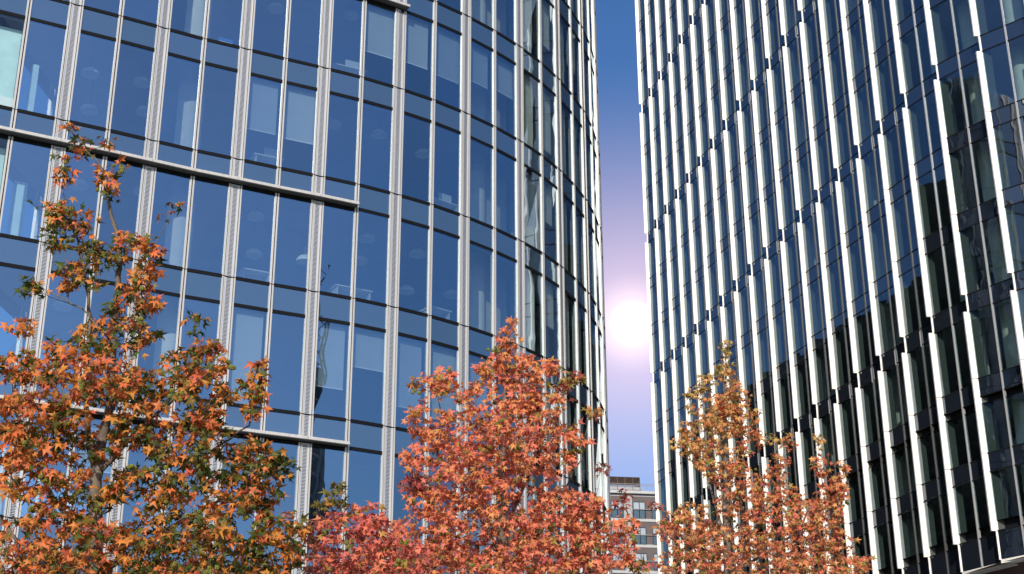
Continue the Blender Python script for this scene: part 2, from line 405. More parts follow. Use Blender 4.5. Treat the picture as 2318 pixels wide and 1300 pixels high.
b = MB()
for q in [[(-7, 53), (-1.0, 56.5), (-3, 64), (-12, 62)]]: b.prism(q, 0, ZTOP - 0.5)
b.build('core_wall', M['core'], rootL)
# side wall: glazed as well
b = MB(); m2 = MB(); steps = 10
for i in range(steps):
    a = left_corner + (side_far - left_corner) * i / steps; e = left_corner + (side_far - left_corner) * (i + 1) / steps
    for j in range(JB, JT + 1):
        b.quad(P3(e, SL(j)), P3(a, SL(j)), P3(a, SL(j + 1) - SP), P3(e, SL(j + 1) - SP))
        m2.quad(P3(e, max(SL(j) - SP, 0)), P3(a, max(SL(j) - SP, 0)), P3(a, SL(j)), P3(e, SL(j)), 1)
    m2.bar(P3(a, 0), P3(a, ZTOP), 0.12, 0.2, (1, 0, 0), 0)
tag(b.build('side_glazing', M['glassC'], rootL)); m2.build('side_frame', [M['alu'], M['spanL']], rootL)
b = MB(); rr = [far] + [np.array(q) for q in rear]
for a, e in zip(rr[:-1], rr[1:]): b.quad(P3(a, 0), P3(e, 0), P3(e, ZTOP), P3(a, ZTOP))
b.build('rear_wall', M['spanL'], rootL)
# lower wing behind the tower, seen only mirrored in the other tower
b = MB(); wq = [(far[0] - .4, far[1] + .9), (1.2, 80.0), (-1.0, 118.0), (-16, 118.0), (-16, far[1] + .9)]
b.prism(wq, 0, 36.5); b.prism([wq[0], (2.2, 73.), (-14, 73.), wq[4]], 36.5, 41.0)
o_w = b.build('rear_wing', M['wing_dark'], rootL)
b = MB()
for i in range(9):
    for a, e in ((wq[0], wq[1]), (wq[1], wq[2])):
        b.bar((a[0] + .03, a[1], 4 + 4 * i), (e[0] + .03, e[1], 4 + 4 * i), .05, .3, (0, 0, 1))
b.build('floor_edge', M['mulR'], o_w)
# round interior columns
for c, d in ((4.1, 1.55), (12.4, 1.5), (20, 1.6)):
    ci = int(c); P = CL[ci] + (CL[ci + 1] - CL[ci]) * (c - ci) - norc(ci) * d
    b = MB()
    b.lathe(P3(P, 0), [(0.42, 0.0), (0.42, ZTOP - 0.5)], 28); b.build('column', M['column'], rootL, smooth=True)
for c0_, c1_, j0_, j1_, d in ((12.2, 13.6, -4, 3, 1.3), (14.3, 15.6, -4, 3, 1.6), (16.4, 17.7, -4, 3, 1.4), (18.3, 19.6, -4, 3, 1.4)):  # added walls, put in to brighten the dark panes of the rounded corner
    lerp = lambda u: (CL[int(u)] + (CL[int(u) + 1] - CL[int(u)]) * (u % 1)) - norc(int(u)) * d
    A, B = lerp(c0_), lerp(c1_); n = norc(int(c0_)) * .06
    for j in range(j0_, j1_):
        b = MB(); b.prism([tuple(A - n), tuple(B - n), tuple(B + n), tuple(A + n)], SL(j) - .09, SL(j + 1) - .45); b.build('partition', M['addedwall'], rootL)
# roller blinds: (left column, sill level, share of the window covered)
for c, j, fr in ((5, -1, .60), (6, -1, .62), (8, 0, .62), (9, 0, .60), (10, 0, .62), (11, 0, .50), (5, -3, 1.0), (7, -3, .68), (8, -3, .42), (9, -3, .75), (10, -3, .8), (12, 0, .45), (11, -3, .9), (13, -1, .7), (2, -4, .5)):
    A, B = CL[c] - norc(c) * .22, CL[c + 1] - norc(c + 1) * .22; t = (B - A) / np.linalg.norm(B - A); A, B = A + t * .12, B - t * .12
    zt = SL(j + 1) - SP + 0.02; zb = zt - (FH - SP) * fr
    n = norc(c) * 0.01
    b = MB(); b.prism([tuple(A - n), tuple(B - n), tuple(B + n), tuple(A + n)], zb, zt)
    o = b.build('roller_blind', M['blind'], rootL)
    if fr < 1:
        b = MB(); b.bar(P3(A, zb), P3(B, zb), .03, .03, (0, 0, 1)); b.build('bottom_rail', M['blindrail'], o)
# pale aqua partitions near the left corner
for c, j, u0, u1, d in ((-1, 0, .45, .97, .45), (-1, 1, .45, .97, .45), (-1, -2, .3, .97, .45), (0, 0, .45, .62, 1.3), (0, -1, .35, .5, 1.2), (-1, -1, .3, .97, .45), (0, -2, .3, .6, 1.2), (0, 1, .4, .6, 1.2)):
    A, B = CL[c] - norc(c) * d, CL[c + 1] - norc(c + 1) * d
    b = MB(); a, e = A + (B - A) * u0, A + (B - A) * u1
    n = norc(c) * 0.02
    b.prism([tuple(a - n), tuple(e - n), tuple(e + n), tuple(a + n)], SL(j) - .09, SL(j) + (2.9 if c < 0 else 2.3)); b.build('partition', M['curtain'], rootL)

for j in range(-4, 3):
    A, B = CL[-1] - norc(-1) * .32, CL[0] - norc(0) * .32; n = norc(0) * .03; A = A + (B - A) * .12
    b = MB(); b.prism([tuple(A - n), tuple(B - n), tuple(B + n), tuple(A + n)], SL(j) - .09, SL(j) + .5); b.build('parapet', M['lamp'], rootL)
# added pale blinds, invented to lighten the panes of the rounded corner
for c, fr in ((12, .0), (13, 1), (14, .7), (15, 1), (16, .9), (17, 1), (18, 1), (19, 1), (20, 1)):
    for j in range(-4, 3):
        f_ = min(1, max(0, fr + rng.normal(0, .18))) if fr else 0
        if f_ < .1: continue
        A, B = CL[c] - norc(c) * .24, CL[c + 1] - norc(c + 1) * .24; t = (B - A) / np.linalg.norm(B - A); A, B = A + t * .2, B - t * .2; n = norc(c) * .01
        zt = SL(j + 1) - SP + .02
        b = MB(); b.prism([tuple(A - n), tuple(B - n), tuple(B + n), tuple(A + n)], zt - (FH - SP) * f_, zt); b.build('roller_blind', M['addedblind'], rootL)
# ------------------------------------------------------------------ things inside the left tower
def inside(x, y, d):
    """world point on the photo ray that lies d metres behind the facade"""
    r_ = ray(x, y); best = None
    for c in range(cols[0], 23):
        A, B = CL[c] - norc(c) * d, CL[c + 1] - norc(c + 1) * d
        den = r_[0] * (B - A)[1] - r_[1] * (B - A)[0]
        if abs(den) < 1e-9: continue
        s = (A[0] * (B - A)[1] - A[1] * (B - A)[0]) / den
        P = r_[:2] * s; u = np.dot(P - A, B - A) / np.dot(B - A, B - A)
        if 0 <= u <= 1 and s > 0: return np.array((P[0], P[1], r_[2] * s + CAM_H)), c
    return None, None
def where(c, z):
    """which pane and which storey, told by what one can find in the photo"""
    k = (c + 1) // 2 if c % 2 else c // 2
    side = 'right' if c % 2 else 'left'
    nV = (c + 1) // 2 if c % 2 else c // 2 + 1
    j = math.floor((z - ZL) / FH)
    st = {2: 'top storey', 1: 'top storey', 0: 'second storey down', -1: 'above middle ledge', -2: 'below middle ledge', -3: 'above lowest ledge', -4: 'lowest storey'}
    return side, nV, j, st.get(j, 'lowest storey in view')
def pendant(x, y, d, r_=0.29):
    P, c = inside(x, y, d)
    if P is None: return
    j = math.floor((P[2] - ZL) / FH); zc = SL(j + 1) - 0.44
    if P[2] > zc - 0.35: P[2] = zc - 0.35
    side, nV, j, st = where(c, P[2])
    row = 'front' if d < 2.0 else 'rear'
    key = (side, nV, j, row); pend_seen[key] = pend_seen.get(key, 0) + 1
    o = thing('pendant_lamp', f'white dome lamp, {row} row, just {side} of the {ordn(max(nV,1))} perforated mullion, {st}', 'pendant lamp', P, 'dome lamps inside the left tower')
    b = MB(); b.lathe(P, [(r_ * math.cos(a), r_ * .85 * math.sin(a)) for a in [i * math.pi / 2 / 7 for i in range(8)]][:-1] + [(0.03, r_ * .86)], 20)
    b.lathe(P, [(r_ * .96 * math.cos(a), r_ * .8 * math.sin(a)) for a in [i * math.pi / 2 / 7 for i in range(8)]], 20)
    b.build('lamp_shade', M['lamp'], o, True)
    b = MB(); b.tube([P + (0, 0, r_ * .86), (P[0], P[1], zc)], [.008, .008], 5); b.build('cord', M['screen'], o)
pend_seen = {}
for x, y, d in ((630, 18, 1.3), (208, 162, 1.2), (325, 184, 1.5), (860, 306, 1.3), (757, 283, 1.4), (960, 350, 1.4), (1075, 385, 1.3), (832, 542, 1.3), (945, 577, 1.3), (580, 490, 1.2), (575, 575, 2.3), (815, 592, 2.4), (920, 660, 2.4), (1022, 670, 2.4), (180, 415, 1.2), (322, 430, 1.5), (140, 690, 1.2), (800, 30, 1.4), (1000, 120, 1.4), (205, 245, 2.6), (330, 250, 2.6), (690, 590, 1.4)):
    pendant(x, y, d)
def desk(x, y, d, wd, item):
    P, c = inside(x, y, d)
    if P is None: return
    j = math.floor((P[2] - ZL) / FH); zf = SL(j) - 0.09
    t, n = tanc(c), norc(c); side, nV, j, st = where(c, P[2]); z = zf + 0.74
    P = np.array((P[0], P[1], zf))
    o = thing('desk', f'pale desk {side} of the {ordn(max(nV,1))} perforated mullion, {st}', 'desk', P, 'desks inside the left tower')
    q = [P[:2] + t * a * wd / 2 + n * e * 0.35 for a, e in ((-1, -1), (1, -1), (1, 1), (-1, 1))]
    b = MB(); b.prism([tuple(k) for k in q], z - .03, z); b.build('desktop', M['desk'], o)
    for s in (-1, 1):
        e = P[:2] + t * s * (wd / 2 - .08)
        b = MB(); b.prism([tuple(e - t * .02 - n * .3), tuple(e + t * .02 - n * .3), tuple(e + t * .02 + n * .3), tuple(e - t * .02 + n * .3)], zf, z - .031); b.build('leg', M['deskp'], o)
    e = P[:2] - n * 0.1
    b = MB(); b.prism([tuple(e - t * wd * .42 - n * .01), tuple(e + t * wd * .42 - n * .01), tuple(e + t * wd * .42 + n * .01), tuple(e - t * wd * .42 + n * .01)], zf + .2, z - .04); b.build('modesty_panel', M['deskp'], o)
    if item:
        e = P[:2] + t * 0.2 - n * 0.05
        o2 = thing('monitor', f'monitor on the desk {side} of the {ordn(max(nV,1))} perforated mullion, {st}', 'monitor', (e[0], e[1], z), 'monitors inside the left tower')
        b = MB(); b.prism([tuple(e - t * .27 - n * .015), tuple(e + t * .27 - n * .015), tuple(e + t * .27 + n * .015), tuple(e - t * .27 + n * .015)], z + .14, z + .48); b.build('screen', M['deskp'], o2)
        b = MB(); b.lathe((e[0] - n[0] * .03, e[1] - n[1] * .03, z), [(0.1, 0), (0.1, .015), (.02, .02), (.02, .2)], 12); b.build('stand', M['screen'], o2)
for x, y, d, wd, it in ((577, 594, .95, .95, 0), (793, 650, .95, 1.3, 0), (985, 694, .9, .9, 0), (1000, 462, .9, 1.1, 1), (605, 352, .9, 1.0, 1), (790, 160, .9, 1.2, 1)):
    desk(x, y, d, wd, it)
P, c = inside(513, 72, .9); zf = SL(math.floor((P[2] - ZL) / FH)) - .09
o = thing('storage_box', 'white storage box with a blue lid behind the top storey glass', 'storage box', (P[0], P[1], zf))
t, n = tanc(c), norc(c)
rect = lambda s: [tuple(P[:2] + t * a * .22 * s + n * e * .2 * s) for a, e in ((-1, -1), (1, -1), (1, 1), (-1, 1))]
b = MB(); b.prism(rect(1), zf, zf + .62); b.build('body', M['lamp'], o)
b = MB(); b.prism(rect(1.1), zf + .621, zf + .72); b.build('lid', M['bin'], o)

# ================================================================== right tower
ZR = 68.029910 + CAM_H; SPR = 0.83
FB = {1: (11.11, 108.24), 2: (11.65, 105.48), 3: (12.19, 102.70), 4: (12.74, 99.93), 5: (13.29, 97.18), 6: (13.83, 94.41), 7: (14.38, 91.65), 8: (14.92, 88.88), 9: (15.48, 86.10), 10: (16.03, 83.37), 11: (16.57, 80.62), 12: (17.11, 77.86), 13: (17.65, 75.09), 14: (18.21, 72.33), 15: (18.74, 69.55), 16: (19.27, 66.78), 17: (19.84, 63.96), 18: (20.67, 61.17), 19: (21.96, 58.56), 20: (23.62, 56.30), 21: (25.62, 54.40), 22: (27.90, 52.90)}
FB = {k: np.array(v) for k, v in FB.items()}
SR = {j: ZR + 4 * j for j in range(-12, 4)}; SR[-13] = 16.62 + CAM_H; SR[-14] = 13.21 + CAM_H
ZRB = 11.98 + CAM_H; ZRT = SR[3] + 1.0
rootR = thing('finned_glass_tower', 'dark glass tower with staggered white vertical fins, on the right', 'office building', (22, 82, 0))
winR, spR = [], []
ends, mids, gn = {}, {}, {}
rot = lambda v, a: np.array((v[0] * math.cos(a) - v[1] * math.sin(a), v[0] * math.sin(a) + v[1] * math.cos(a)))
for k in range(1, 22):
    A, B = FB[k], FB[k + 1]; ch = B - A; L = np.linalg.norm(ch); ch = ch / L
    gd = rot(ch, R(8.8)); e = A + gd * L * math.cos(R(8.8)) * 0.985; m_ = A + gd * 1.25
    ends[k], mids[k] = e, m_; gn[k] = np.array((gd[1], -gd[0]))
    for a, b_ in ((A + gd * .015, m_ - gd * .03), (m_ + gd * .03, e)):
        for j in range(-14, 4):
            zt = (SR[j + 1] - SPR if j < 3 else ZRT)
            zb = SR[j] + .03
            if j == -14: zb = SR[j] + 0.45
            if j == -13: zt = SR[-12] - SPR - 0.33
            kx = [np.array((rng.normal(0, .004), rng.normal(0, .002))) for _ in range(4)]
            winR.append((P3(a + kx[0], zb), P3(b_ + kx[1], zb), P3(b_ + kx[2], zt - .03), P3(a + kx[3], zt - .03)))
            kx = [np.array((rng.normal(0, .003), rng.normal(0, .0015))) for _ in range(4)]
            z0 = SR[j] - SPR if j > -14 else ZRB
            if j == -13: z0 = SR[j] - .8
            spR.append((P3(a + kx[0], z0 + .03), P3(b_ + kx[1], z0 + .03), P3(b_ + kx[2], SR[j] - .03), P3(a + kx[3], SR[j] - .03)))
best_parts(winR, 'window', M['glassR'], rootR)
best_parts(spR, 'spandrel_panel', M['spanR'], rootR)
GAPS = (1, -2, -5, -8, -11)
segs = [(SR[1] + 0, ZRT)] + [(SR[g_ - 3], SR[g_] - SPR) for g_ in GAPS[:-1]] + [(SR[-14] + 0.0, SR[-11] - SPR)]
fn = np.array((-0.997, -0.07)); fn /= np.linalg.norm(fn); ft = np.array((-fn[1], fn[0])) * -1      # ft points away from the camera
if ft[1] < 0: ft = -ft
for k in range(1, 23):
    A = FB[k]
    tip, inn = A + fn * 0.255, A - fn * 0.42
    for z0, z1 in segs:
        b = MB(); b.prism([tuple(A), tuple(tip), tuple(tip + ft * .11), tuple(A + ft * .11)], z0, z1)
        for j in range(-14, 4):
            if z0 + .5 < SR[j] < z1 - .5:
                q0, q1 = A - ft * .0025, tip - ft * .0025
                b.quad(P3(q0, SR[j] - .012), P3(q1, SR[j] - .012), P3(q1, SR[j] + .012), P3(q0, SR[j] + .012), 1)
        b.build('fin', [M['fin'], M['mulR']], rootR)
    # slim post left in the gaps between fins
    b = MB(); a2, i2 = A + fn * .07 + ft * .004, A - fn * .05 + ft * .004
    b.prism([tuple(i2), tuple(a2), tuple(a2 + ft * .06), tuple(i2 + ft * .06)], ZRB, ZRT)
    b.build('fin_post', M['fin'], rootR)
    b = MB(); a2 = A - fn * .055 + ft * .006; b.prism([tuple(inn), tuple(a2), tuple(a2 + ft * .07), tuple(inn + ft * .07)], ZRB, ZRT); b.build('return_panel', M['retp'], rootR)
for k in range(1, 22):
    m_ = mids[k]; n = gn[k]; t = np.array((-n[1], n[0]))
    b = MB(); b.prism([tuple(m_ - t * .03 - n * .1), tuple(m_ + t * .03 - n * .1), tuple(m_ + t * .03 + n * .045), tuple(m_ - t * .03 + n * .045)], ZRB, ZRT)
    if k < 17:  # angle-dependent shading painted as two greys: dark on far bays, light on near
        b.build('mullion', M['mulR'], rootR)
        for g_ in GAPS[1:]:
            b = MB(); b.prism([tuple(m_ - t * .022 + n * .04), tuple(m_ + t * .022 + n * .04), tuple(m_ + t * .022 + n * .075), tuple(m_ - t * .022 + n * .075)], SR[g_] - SPR - .1, SR[g_] - .15)
            b.build('mullion_cap', M['mulRl'], rootR)
    else: b.build('mullion', M['mulRl'], rootR)
for j in range(-14, 4):
    for nm_, zc in (('sill_transom', SR[j]), ('head_transom', SR[j] - (SPR if j > -14 else 0))):
        if nm_ == 'head_transom' and j == -14: continue
        b = MB()
        for k in range(1, 22):
            A, e, n = FB[k], ends[k], gn[k]
            b.prism([tuple(A - n * .08), tuple(e - n * .08), tuple(e + n * .014), tuple(A + n * .014)], zc - .03, zc + .03)
        b.build(nm_, M['gasket'], rootR)
# recessed vent slots
for zc0, zc1 in ((SR[-12] - SPR - .33, SR[-12] - SPR - .03), (SR[-14] + .03, SR[-14] + .45)):
    for k in range(8, 22):
        A, e, n = FB[k], ends[k], gn[k]; t = (e - A) / np.linalg.norm(e - A)
        b = MB(); a2, e2 = A - n * .3, e - n * .3
        b.quad(P3(a2, zc0), P3(e2, zc0), P3(e2, zc1), P3(a2, zc1)); b.quad(P3(A, zc1), P3(e, zc1), P3(e2, zc1), P3(a2, zc1)); b.quad(P3(A, zc0), P3(e, zc0), P3(e2, zc0), P3(a2, zc0))
        b.build('vent_slot', M['gasket'], rootR)
# slabs, inner wall, end walls
ringR = [FB[k] for k in range(1, 23)]
backR = [np.array((52., 60.)), np.array((52., 118.)), np.array((14., 118.)), np.array((11.5, 109.2))]
for j in range(-14, 4):
    z = SR[j] - .08
    b = MB(); b.prism([tuple(q + np.array((.55, .3))) for q in ringR] + [tuple(q - np.array((.3, 0))) for q in backR[:2]] + [tuple(backR[2] + (0.2, -.2)), (11.75, 108.6)], z - .5, z)
    b.build('floor_slab', M['slab'], rootR)
b = MB(); inner = [(15.5 + 6, 108), (24.5, 92), (27, 78), (28.5, 68), (33, 62), (46, 66), (46, 110), (24, 110)]
b.prism(inner, 0, ZRT - .4); b.build('core_wall', M['core'], rootR)
for k in (17.35, 18.35, 19.4, 14.5, 11.5, 8.5):
    A = FB[int(k)] + (FB[int(k) + 1] - FB[int(k)]) * (k % 1); P = A - np.array(gn[int(k)]) * 1.7
    b = MB(); b.lathe(P3(P, ZRB), [(.45, 0), (.45, ZRT - ZRB - .5)], 24); b.build('column', M['column'], rootR, True)
b = MB(); rr = [FB[22]] + backR + [FB[1]]
for a, e in zip(rr[:-1], rr[1:]): b.quad(P3(a, ZRB), P3(e, ZRB), P3(e, ZRT), P3(a, ZRT))
b.poly([P3(q, ZRT) for q in ringR + backR]); b.build('rear_wall', M['spanR'], rootR)
# overhang: white edge, brown underside, steel columns, lobby glass
b = MB()
for k in range(1, 22):
    A, B = FB[k], FB[k + 1]; na = np.array((-1, -.1)); q = [A + fn * .02, ends[k] + gn[k] * .03, ends[k] - gn[k] * .5, A - fn * .5]
    b.prism([tuple(v) for v in q], ZRB - .16, ZRB - .001)
b.build('edge_trim', M['fin'], rootR)
b = MB(); b.poly([P3(q, ZRB - .10) for q in ringR + backR]); b.build('soffit', M['soffit'], rootR)
b = MB(); lob = [FB[k] + np.array((4.5, 2.5)) for k in range(1, 23)]
for a, e in zip(lob[:-1], lob[1:]): b.quad(P3(a, 0), P3(e, 0), P3(e, ZRB - .12), P3(a, ZRB - .12))
b.build('lobby_glazing', M['spanR'], rootR)
for x, y, Y in ((2303, 1300, 65.0), (2420, 1300, 64.0)):
    P = at_depth(x, y, Y); b = MB(); b.lathe((P[0], P[1], 0), [(.42, 0), (.42, ZRB - .12)], 28); b.build('lobby_column', M['steel'], rootR, True)
for k in (14, 11, 8, 5):
    P = FB[k] + np.array((2.2, .8)); b = MB(); b.lathe((P[0], P[1], 0), [(.42, 0), (.42, ZRB - .12)], 28); b.build('lobby_column', M['steel'], rootR, True)

# ================================================================== apartment block in the gap
YB = 165.0
o0 = at_depth(1330 + 170 / 4.333, 1000 + 500 / 4.333, YB)
ub = np.array((math.cos(R(9)), math.sin(R(9)))); nb = np.array((ub[1], -ub[0]))
PXM = 4.333 * FPX / (math.cos(PITCH) * YB + math.sin(PITCH) * (o0[2] - CAM_H))
rootB = thing('apartment_block', 'grey apartment block with dark window bays, far off in the gap between the towers', 'apartment block', (o0[0], o0[1] + 8, 0))
bs = lambda X: (X - 170) / PXM / math.cos(R(9)); bz = lambda Y: o0[2] - (Y - 500) / PXM / math.cos(R(15))
def bp(s, z, d=0.0): q = o0[:2] + ub * s + nb * d; return (q[0], q[1], z)
def bbox(name, m, X0, X1, Y0, Y1, d0, d1, root=None):
    b = MB(); s0, s1 = bs(X0), bs(X1); q = [bp(s0, 0, d1)[:2], bp(s1, 0, d1)[:2], bp(s1, 0, d0)[:2], bp(s0, 0, d0)[:2]]
    b.prism(q, bz(Y1), bz(Y0)); return b.build(name, m, root or rootB)
ZG = 500 + o0[2] * PXM * math.cos(R(15))
bbox('wall', M['conc'], -900, 2600, 512, ZG, -14, 0)
bbox('cornice', M['conc2'], -905, 2605, 484, 511.5, -14, 0.35)
row = 0
for r_ in range(9):
    y0 = 535 + r_ * 245
    if r_: bbox('floor_band', M['conc2'], -900, 2600, y0 - 28, y0 - 4, 0.004, 0.12)
    for bx in (-540, -60, 420, 890):
        if bx > 700 and r_ > 3: continue
        if r_ > 4 and bx != 420 and bx != -60: continue
        pan = bbox('window_bay', M['dpanel'], bx, bx + 390, y0, y0 + 208, 0.004, 0.05)
        for wx in (bx + 6, bx + 190) if bx >= 400 else (bx + 90, bx + 268):
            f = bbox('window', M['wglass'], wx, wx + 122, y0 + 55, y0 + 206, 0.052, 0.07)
            for fx in (0, 60, 116): bbox('frame', M['wframe'], wx + fx, wx + fx + 6, y0 + 56, y0 + 205, 0.0705, 0.12, f)
            bbox('frame', M['wframe'], wx + 6.5, wx + 115.5, y0 + 50, y0 + 56.5, 0.0705, 0.11, f)
            bbox('railing', M['bglass'], wx, wx + 122, y0 + 130, y0 + 207, 0.20, 0.21)
        bbox('handrail', M['rail'], bx, bx + 390, y0 + 122, y0 + 128, 0.18, 0.23)
scr = bbox('roof_screen', M['conc'], 180, 540, 425, 483.5, -4.5, -0.8)
b = MB()
for i in range(13):
    z = bz(336 + i * 7.2)
    for (s0, d0_), (s1, d1_) in (((bs(205), -.7), (bs(520), -.7)), ((bs(205), -.7), (bs(170), -2.4)), ((bs(170), -2.4), (bs(170), -4.6)), ((bs(520), -.7), (bs(545), -2.0)), ((bs(545), -2.0), (bs(545), -4.6))):
        b.bar(bp(s0, z, d0_), bp(s1, z, d1_), 0.05, 0.02, (0, 0.4, 1))
b.build('louvre', M['louvre'], scr)
b = MB()
for X, d in ((205, -.72), (295, -.72), (372, -.72), (450, -.72), (520, -.72), (170, -2.4), (545, -2.0)):
    b.bar(bp(bs(X), bz(483), d), bp(bs(X), bz(334), d), .06, .06, (nb[0], nb[1], 0))
b.build('screen_post', M['louvre'], scr)
b = MB()
b.poly([bp(s, bz(333), d) for s, d in ((bs(205), -.7), (bs(520), -.7), (bs(545), -2.), (bs(545), -4.6), (bs(170), -4.6), (bs(170), -2.4))]); b.build('screen_roof', M['louvre'], scr)
b = MB()
for Y in (417, 432): b.bar(bp(bs(-300), bz(Y), .15), bp(bs(1200), bz(Y), .15), .05, .05)
for X in range(-280, 1200, 53): b.bar(bp(bs(X), bz(484), .15), bp(bs(X), bz(417), .15), .03, .03, (nb[0], nb[1], 0))
b.build('roof_railing', M['rail'], rootB)

# ================================================================== things mirrored in the left tower
nf = norc(7)
def mirrored(x, y, dist):
    P, c = inside(x, y, 0.0); d = ray(x, y); d = d / np.linalg.norm(d); n3 = np.array((nf[0], nf[1], 0))
    return P + (d - 2 * np.dot(d, n3) * n3) * dist
P1, P2 = mirrored(738, 1120, 130), mirrored(788, 600, 138)
cr = thing('tower_crane', 'lattice tower crane with a raised jib, mirrored in the left tower glass', 'crane', (P1[0], P1[1], 0))
def truss(name, A, B, wd):
    b = MB(); d = (B - A) / np.linalg.norm(B - A); x = np.cross(d, (0.3, .5, .81)); x /= np.linalg.norm(x); y = np.cross(d, x)
    cs = [x * i * wd / 2 + y * j * wd / 2 for i, j in ((-1, -1), (1, -1), (1, 1), (-1, 1))]; n = int(np.linalg.norm(B - A) / (wd * 1.1))
    for c in cs: b.bar(A + c, B + c, .22, .22, x)
    for i in range(n):
        for k in range(4):
            b.bar(A + (B - A) * i / n + cs[k], A + (B - A) * (i + 1) / n + cs[(k + 1) % 4], .12, .12, y + x * .3)
    return b.build(name, M['crane'], cr)
truss('mast', np.array((P1[0], P1[1], 0.)), P1, 2.0); truss('jib', P1, P2, 1.8)
b = MB(); q = P1 + np.array((0, 0, -1.5)); b.bar(q - (4, 0, 0), q + (4, 0, 0), 2.4, 2.6); b.build('cab', M['dark_block'], cr)
B1, B2 = mirrored(716, 870, 170), mirrored(778, 870, 170); hb = B1[2]
db = thing('office_block', 'dark office block with a white end wall, mirrored low in the left tower glass', 'office block', ((B1[0] + B2[0]) / 2, (B1[1] + B2[1]) / 2, 0))
vv = (B2 - B1)[:2]; nn = np.array((vv[1], -vv[0])); nn = nn / np.linalg.norm(nn) * 14
if np.dot(nn, B1[:2]) < 0: nn = -nn
mid_ = B1[:2] + vv * .45
b = MB(); b.prism([tuple(mid_), tuple(B2[:2]), tuple(B2[:2] + nn), tuple(mid_ + nn)], 0, hb + 3); b.build('body', M['dark_block'], db)
b = MB(); b.prism([tuple(B1[:2] + vv * .12), tuple(mid_ - vv * .005), tuple(mid_ - vv * .005 + nn), tuple(B1[:2] + vv * .12 + nn)], 0, hb - 1); b.build('end_wall', M['white_panel'], db)
# ================================================================== trees
UP = np.array((0, 0, 1.0)); SD = np.array(sdir)
def star():
    """five-lobed leaf in its own plane: tip along +y, petiole joint at the origin"""
    tips = [(-128, .62), (-62, .92), (0, 1.08), (62, .92), (128, .62)]; val = [(-165, .20), (-92, .36), (-31, .40), (31, .40), (92, .36), (165, .20)]
    v = [(0, 0.02, 0)]
    for a, r_ in val: v.append((r_ * math.sin(R(a)), r_ * math.cos(R(a)), -.02))
    for a, r_ in tips: v.append((r_ * math.sin(R(a)), r_ * math.cos(R(a)), -.16 * r_ * r_))
    for a, r_ in tips: v.append((r_ * .45 * math.sin(R(a)), r_ * .45 * math.cos(R(a)), .035))
    f = []
    for i in range(5):
        f += [(0, 12 + i, 1 + i), (0, 2 + i, 12 + i), (1 + i, 12 + i, 7 + i), (12 + i, 2 + i, 7 + i)]
    return np.array(v), np.array(f)
SV, SF = star()
